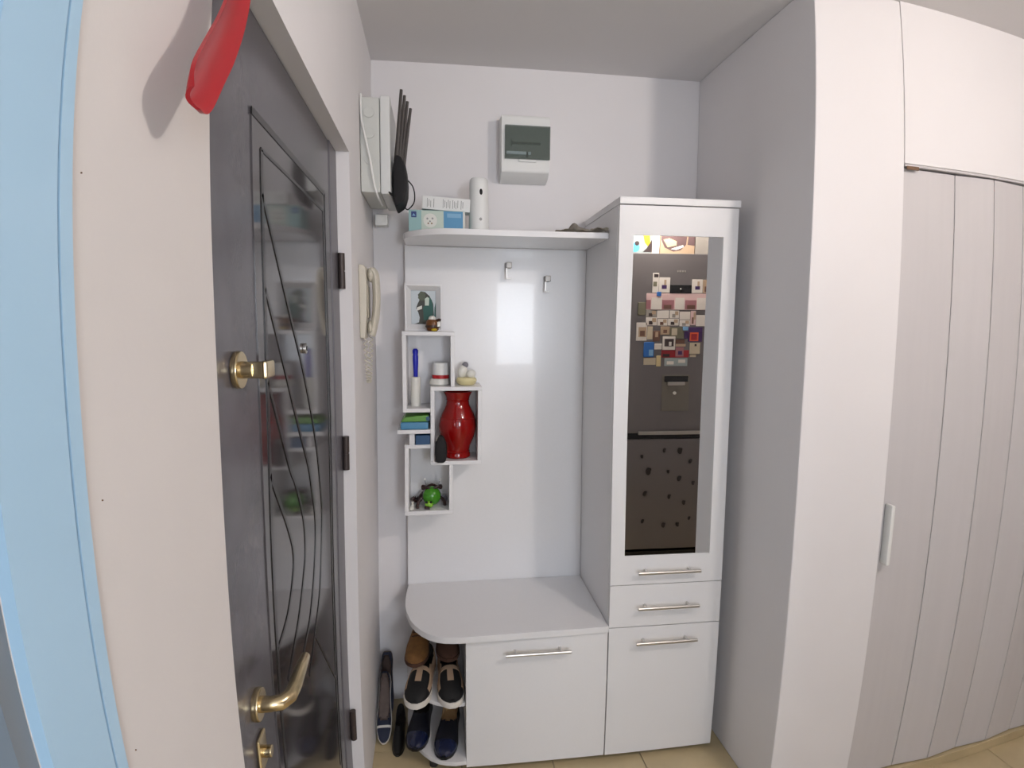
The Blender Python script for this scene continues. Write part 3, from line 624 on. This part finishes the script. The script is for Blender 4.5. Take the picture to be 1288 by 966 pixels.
# brown suede shoes stacked on the sneakers
shoe('suede_shoe', 'brown suede shoe on top of the sneaker at the rounded shelf end', 'shoe', 'brown suede shoes', (.170, -.255, .372), (rad(-2), 0, rad(-6)), .255, .042, .10, .014, 'suede_brown', 'dark_in', 'suede_dark', .45, None, None, 'suede_dark')
shoe('suede_shoe', 'brown suede shoe on top of the sneaker next to the side panel', 'shoe', 'brown suede shoes', (.272, -.235, .372), (rad(-2), 0, rad(4)), .255, .042, .10, .014, 'suede_dark', 'dark_in', 'suede_dark', .45, None, None, 'orn_white')
# navy loafers on the bottom plate
shoe('loafer', 'shiny navy loafer on the bottom plate at its rounded end', 'shoe', 'navy loafers', (.170, -.262, .0565), (0, 0, rad(-7)), .27, .042, .082, .012, 'navy_dark', 'dark_in', 'black_leather', .50, lambda t, a: t > .80, 'navy_leather')
shoe('loafer', 'shiny navy loafer with tan lining on the bottom plate beside the side panel', 'shoe', 'navy loafers', (.274, -.315, .0565), (0, 0, rad(-8)), .27, .042, .082, .012, 'navy_dark', 'tan_lining', 'black_leather', .50, lambda t, a: t > .80, 'navy_leather')
# shoes between the left wall and the bench
shoe('slipper', 'navy slipper with taupe lining and white rims leaning against the left wall', 'shoe', None, (.031, -.185, .088), (rad(42), 0, rad(1)), .25, .028, .060, .014, 'navy_cloth', 'taupe', 'sole_white', .70, lambda t, a: a < .35 or a > PI-.35 or .76 < t < .80, 'sole_white')
shoe('slipper', 'dark blue cloth slipper leaning behind the white rimmed slipper', 'shoe', None, (.032, -.078, .118), (rad(63), 0, 0), .25, .028, .055, .012, 'navy_cloth', 'taupe_dark', 'taupe', .60, None, None)
shoe('dress_shoe', 'narrow black leather shoe on the floor between left wall and bench', 'shoe', None, (.089, -.238, .003), (rad(4), 0, rad(-1)), .215, .0235, .070, .010, 'black_leather', 'dark_in', 'black_leather', .5, None, None)

# ================================================================== FRIDGE (seen in the mirror) with its magnets
flat('fridge_grey', (112, 107, 106), .34, metal=.35); flat('fridge_side', (70, 68, 68), .5); flat('fridge_bar', (170, 166, 158), .3, metal=.8); flat('fridge_black', (16, 16, 17), .25); flat('disp_grey', (112, 106, 96), .4)
fr = thing('fridge', 'tall grey fridge with dispenser and bar handle, seen in the mirror', 'fridge', (1.70, -2.52, 0))
obj('fridge_body', B().box(1.452, 2.048, -2.86, -2.255, .05, 2.046, .004), 'fridge_side', fr)
ud = obj('upper_door', B().box(1.45, 2.05, -2.252, -2.195, .866, 2.048, .006), 'fridge_grey', fr); lw = obj('freezer_door', B().box(1.45, 2.05, -2.252, -2.195, .065, .823, .006), 'fridge_grey', fr)
obj('door_gap', B().box(1.453, 2.047, -2.252, -2.215, .8235, .8655), 'fridge_black', fr)
hb = B(); hb.box(1.56, 2.035, -2.176, -2.162, .860, .884, .004); hb.box(1.60, 1.62, -2.194, -2.176, .868, .880, .002); hb.box(1.95, 1.97, -2.194, -2.176, .868, .880, .002)
obj('bar_handle', hb, 'fridge_bar', ud)
obj('plinth', B().box(1.46, 2.04, -2.24, -2.20, .0, .0495, .002), 'fridge_black', fr); obj('fridge_foot', B().box(1.46, 2.04, -2.84, -2.78, .0, .0495, .002), 'fridge_black', fr)
dp = obj('water_dispenser', B().box(1.722, 1.912, -2.1945, -2.190, 1.016, 1.258, .006), 'disp_grey', ud)
obj('dispenser_recess', B().box(1.736, 1.898, -2.1898, -2.186, 1.212, 1.25, .002), 'fridge_black', dp); obj('dispenser_lip', B().box(1.757, 1.876, -2.1898, -2.180, 1.188, 1.2115, .003), 'fridge_bar', dp); obj('dispenser_nozzle', B().disc((1.808, -2.186, 1.137), .011, .008, 'y', 16, .002), 'orn_white', dp)
obj('control_display', B().box(1.751, 1.897, -2.1945, -2.190, 1.794, 1.847, .002), 'fridge_black', ud); obj('display_light', B().disc((1.822, -2.1892, 1.822), .004, .001, 'y', 12), 'orn_white', ud)
lg = B()
for k, (x0, x1) in enumerate(((1.795, 1.805), (1.809, 1.823), (1.827, 1.840), (1.844, 1.855))): lg.box(x0, x1, -2.1948, -2.1935, 1.929, 1.941, .0015)
obj('logo_mark', lg, 'fridge_bar', ud)
YM = -2.1945
for n_, c_ in dict(m_white=(214, 206, 196), m_pink=(208, 176, 172), m_rose=(150, 100, 104), m_grey=(146, 140, 132), m_tan=(172, 148, 122), m_brown=(104, 72, 58), m_beige=(190, 176, 152), m_blue=(40, 100, 170), m_sky=(120, 164, 200), m_purple=(62, 36, 88), m_orange=(206, 84, 48), m_red=(150, 32, 40), m_yel=(204, 184, 138), m_mos=(150, 160, 158), m_olive=(108, 104, 84), m_dark=(56, 44, 44), m_choc=(96, 76, 76), m_gold=(206, 160, 30), m_cyan=(90, 174, 214)).items(): flat(n_, c_, .5)
def magnet(name, label, cat, r, col, pic=None, group=None, th=.003, lay=0, bev=.001):
    x0, x1, z0, z1 = r; y0 = YM + .0002 + lay*.0035
    t = thing(name, label, cat, ((x0+x1)/2, y0, (z0+z1)/2), group)
    c_ = obj('card', B().box(x0, x1, y0, y0+th, z0, z1, bev, 1), col, t)
    for qi, q in enumerate(pic or []):
        (u0, u1, v0, v1), m_ = q
        obj('picture', B().box(x0+(x1-x0)*u0, x0+(x1-x0)*u1, y0+th-.0002, y0+th+.0004+.0003*qi, z0+(z1-z0)*v0, z0+(z1-z0)*v1), m_, c_)
FM = 'fridge_magnet'; G = 'photo cards on the fridge door'
magnet('photo_strip', 'two-picture photo strip on the fridge left of the display', 'photo', (1.632, 1.674, 1.796, 1.922), 'm_white', [((.2, .9, .78, .95), 'm_dark'), ((.1, .7, .32, .56), 'm_olive')], G)
magnet('photo_card', 'white card with a violet blot on the fridge, left of the black display', 'photo', (1.676, 1.750, 1.797, 1.894), 'm_white', [((.25, .7, .25, .5), 'm_purple'), ((.45, .65, .5, .85), 'm_tan')], G)
magnet('photo_card', 'white card with a violet blot on the fridge, right of the black display', 'photo', (1.899, 1.972, 1.796, 1.884), 'm_white', [((.3, .75, .25, .5), 'm_purple'), ((.5, .7, .5, .85), 'm_tan')], G)
magnet('photo_card', 'narrow brown photo at the fridge door edge', 'photo', (1.974, 2.014, 1.796, 1.882), 'm_tan', [((.3, .9, .1, .5), 'm_brown')], G)
magnet('calendar_sheet', 'long pink calendar sheet with photos across the fridge door', 'calendar', (1.595, 2.018, 1.686, 1.792), 'm_pink', [((.0, .07, .05, .6), 'm_rose'), ((.25, .44, .05, .6), 'm_rose'), ((.28, .40, .05, .3), 'm_brown'), ((.62, .80, .05, .6), 'm_rose'), ((.65, .78, .05, .3), 'm_brown'), ((.97, 1.0, .05, .5), 'm_brown'), ((.08, .245, .02, .74), 'm_white'), ((.46, .605, .02, .74), 'm_white'), ((.81, .96, .02, .74), 'm_white')])
magnet('round_magnet', 'round blue magnet holding the pink calendar sheet', 'magnet', (1.662, 1.692, 1.774, 1.802), 'm_blue', None, None, .004, 1, .002)
R2 = [((1.597, 1.667, 1.639, 1.6845), 'm_grey', 'm_dark'), ((1.670, 1.752, 1.631, 1.682), 'm_white', None), ((1.757, 1.820, 1.632, 1.682), 'm_white', 'm_grey'), ((1.824, 1.896, 1.623, 1.675), 'm_white', None), ((1.899, 1.935, 1.587, 1.680), 'm_pink', 'm_brown'), ((1.938, 2.000, 1.580, 1.653), 'm_white', None), ((1.598, 1.672, 1.585, 1.637), 'm_white', 'm_dark'), ((1.676, 1.743, 1.583, 1.628), 'm_white', 'm_brown'), ((1.746, 1.820, 1.584, 1.629), 'm_white', 'm_dark'), ((1.825, 1.896, 1.579, 1.620), 'm_white', 'm_grey')]
RL = ['grey photo card under the left end of the pink calendar sheet', 'blank white card beside the grey photo card', 'white card with grey picture under the middle of the calendar sheet', 'blank white card under the calendar sheet left of the narrow pink card', 'narrow pink photo card under the calendar sheet', 'tall blank white card right of the narrow pink card', 'white card with dark picture below the grey photo card', 'white card with brown picture below the first blank white card', 'white card with dark picture above the tan house-shaped magnet', 'white card with grey picture left of the narrow pink card']
for (r, c_, p_), rl in zip(R2, RL): magnet('photo_card', rl, 'photo', r, c_, [((.25, .6, .1, .55), p_), ((.55, .9, .4, .9), 'm_tan')] if p_ else None, 'small photo cards under the calendar')
magnet('photo_frame_magnet', 'white framed brown photo at the left of the fridge magnets', 'magnet', (1.535, 1.607, 1.485, 1.603), 'm_white', [((.2, .95, .2, .75), 'm_tan'), ((.35, .8, .25, .55), 'm_brown')])
magnet(FM, 'olive ornament magnet beside the pink calendar sheet', 'magnet', (1.540, 1.592, 1.651, 1.735), 'm_olive', None, None, .006, 0, .003)
magnet(FM, 'plain beige card magnet beside the white framed photo', 'magnet', (1.609, 1.646, 1.493, 1.578), 'm_beige')
magnet(FM, 'brown figure magnet in the middle of the fridge', 'magnet', (1.649, 1.695, 1.480, 1.55), 'm_brown', [((.3, .7, .4, .9), 'm_tan')], None, .006, 0, .003)
magnet(FM, 'tan house-shaped magnet above the brown figure', 'magnet', (1.698, 1.760, 1.524, 1.578), 'm_tan', [((.3, .7, .2, .6), 'm_brown')], None, .005)
magnet(FM, 'grey-green landscape magnet on the fridge', 'magnet', (1.764, 1.857, 1.499, 1.573), 'm_olive', [((.1, .5, .3, .9), 'm_beige')], None, .005)
magnet(FM, 'light blue bubble magnet above the violet card', 'magnet', (1.846, 1.884, 1.552, 1.5765), 'm_sky', None, None, .005, 2, .002)
magnet(FM, 'violet card magnet with an orange circle', 'magnet', (1.889, 1.984, 1.478, 1.573), 'm_purple', [((.1, .72, .05, .65), 'm_orange'), ((.2, .62, .12, .55), 'm_red')], None, .004)
magnet(FM, 'small violet magnet left of the orange circle', 'magnet', (1.861, 1.887, 1.499, 1.547), 'm_purple')
magnet('photo_card', 'white bordered dark photo in the centre of the magnets', 'photo', (1.714, 1.800, 1.425, 1.5125), 'm_white', [((.15, .88, .25, .82), 'm_dark'), ((.5, .7, .3, .6), 'm_white')], None, .003, 1)
magnet(FM, 'dark brown bar magnet below the landscape magnet', 'magnet', (1.802, 1.866, 1.466, 1.493), 'm_brown')
magnet(FM, 'tan square magnet below the dark brown bar', 'magnet', (1.806, 1.874, 1.446, 1.463), 'm_tan')
magnet(FM, 'bright blue ribbon magnet on the fridge', 'magnet', (1.588, 1.658, 1.376, 1.476), 'm_blue', [((.5, .9, .1, .5), 'm_sky')], None, .008, 0, .004)
magnet(FM, 'white shell magnet beside the blue ribbon', 'magnet', (1.661, 1.711, 1.426, 1.465), 'm_white', None, None, .006, 0, .003)
magnet(FM, 'long red banner magnet below the photos', 'magnet', (1.710, 1.898, 1.374, 1.422), 'm_red', [((.05, .3, .1, .5), 'm_dark')], None, .003)
magnet(FM, 'lilac figure magnet on the red banner', 'magnet', (1.804, 1.860, 1.380, 1.442), 'm_rose', [((.3, .8, .2, .6), 'm_purple')], None, .004, 1)
magnet(FM, 'beige plaque magnet right of the red banner', 'magnet', (1.902, 1.972, 1.397, 1.470), 'm_beige', [((.45, .65, .7, .9), 'm_dark')], None, .005)
magnet(FM, 'small beige bar magnet under the beige plaque', 'magnet', (1.906, 1.947, 1.376, 1.393), 'm_beige')
magnet(FM, 'dull beige block magnet under the blue ribbon', 'magnet', (1.591, 1.674, 1.325, 1.372), 'm_beige')
magnet(FM, 'yellowish bell magnet left of the mosaic magnet', 'magnet', (1.677, 1.708, 1.315, 1.387), 'm_yel', None, None, .006, 0, .003)
magnet(FM, 'pale grey mosaic magnet at the bottom of the cluster', 'magnet', (1.733, 1.890, 1.317, 1.370), 'm_mos', [((.1, .4, .2, .6), 'm_white'), ((.6, .9, .4, .8), 'm_white')], None, .004)
flat('leaf_dark', (34, 26, 26), .6)
for i, (x, z, r) in enumerate([(1.598, .707, .011), (1.752, .749, .013), (1.86, .743, .019), (1.937, .671, .013), (1.645, .606, .022), (1.783, .601, .011), (1.862, .553, .016), (1.961, .52, .013), (1.625, .455, .016), (1.795, .429, .014), (1.899, .385, .014), (1.613, .263, .013), (1.76, .232, .016), (1.859, .233, .014), (1.942, .275, .011)]):
    b_ = B(); b_.ell((x, YM+.004, z), (r*.8, .0038, r*1.2), (0, (i*37 % 60-30)/60, 0), 12, 8)
    b_.ell((x+r*.5, YM+.003, z+r*.5), (r*.5, .0025, r*.6), (0, .6, 0), 10, 6)
    tag(obj('leaf_magnet', b_, 'leaf_dark', base=(x, YM, z)), 'small dark leaf magnet on the lower freezer door', 'magnet', 'dark leaf magnets on the freezer door')
# boxes on top of the fridge
bxA = thing('picture_box', 'white box with blue, yellow and black print on top of the fridge', 'box', (1.56, -2.33, 2.0485))
o = obj('box_body', B().box(1.48, 1.634, -2.42, -2.235, 2.0485, 2.168, .002), 'm_mos', bxA); yb = -2.235
obj('print_shape', B().disc((1.522, yb, 2.088), .030, .002, 'y', 20), 'm_cyan', o); obj('print_shape', B().disc((1.533, yb+.0006, 2.113), .015, .002, 'y', 16), 'm_dark', o)
obj('print_shape', B().prism([(1.573, 2.166), (1.618, 2.166), (1.622, 2.12), (1.606, 2.096), (1.585, 2.12)], 'y', yb, yb+.001), 'm_gold', o); obj('print_shape', B().prism([(1.575, 2.06), (1.633, 2.06), (1.633, 2.14), (1.615, 2.11), (1.600, 2.085)], 'y', yb, yb+.0016), 'm_dark', o)
bxB = thing('biscuit_box', 'tan box with a biscuit picture on top of the fridge', 'box', (1.80, -2.33, 2.0485))
o = obj('box_body', B().box(1.690, 1.925, -2.42, -2.235, 2.0485, 2.168, .002), 'm_tan', bxB)
obj('print_shape', B().prism([(1.695, 2.166), (1.695, 2.14), (1.72, 2.09), (1.78, 2.065), (1.83, 2.075), (1.865, 2.11), (1.87, 2.16), (1.86, 2.166)], 'y', yb, yb+.0008), 'm_choc', o)
obj('print_shape', B().prism([(1.71, 2.14), (1.74, 2.092), (1.80, 2.105), (1.80, 2.13), (1.75, 2.15)], 'y', yb, yb+.0014), 'm_yel', o); obj('print_shape', B().prism([(1.76, 2.08), (1.80, 2.075), (1.85, 2.095), (1.845, 2.108), (1.80, 2.095)], 'y', yb, yb+.0014), 'm_white', o)
obj('print_shape', B().prism([(1.875, 2.11), (1.924, 2.105), (1.924, 2.166), (1.88, 2.166)], 'y', yb, yb+.0008), 'm_choc', o)
tag(obj('white_carton', B().box(1.637, 1.687, -2.42, -2.24, 2.0485, 2.168, .002), 'm_white', base=(1.66, -2.33, 2.0485)), 'plain white carton between the two printed boxes on the fridge', 'carton')

tag(obj('glare_cover', B().box(1.930, 2.045, -2.42, -2.238, 2.0485, 2.168, .002), 'm_grey', base=(1.985, -2.33, 2.0485)), 'added grey block hiding the overlit wall right beside the biscuit box', 'carton')  # added block, covers the overlit wall behind the fridge in the mirror

# ================================================================== CEILING LAMP (out of frame, throws the light from the right)
lp = thing('ceiling_lamp', 'small white globe ceiling lamp in front of the fridge', 'lamp', (1.65, -2.09, H))
obj('lamp_canopy', B().lathe(1.65, -2.09, [(.055, H-.0005), (.055, H-.012), (.03, H-.028), (.012, H-.03)], 24), 'white_plastic', lp)
obj('lamp_stem', B().tube([(1.65, -2.09, H-.03), (1.65, -2.09, 2.43)], .008, 12), 'steel', lp)
g = B(); g.ell((1.65, -2.09, 2.385), (.055, .055, .055), u=24, v=16)
obj('lamp_globe', g, 'lamp_glass', lp)
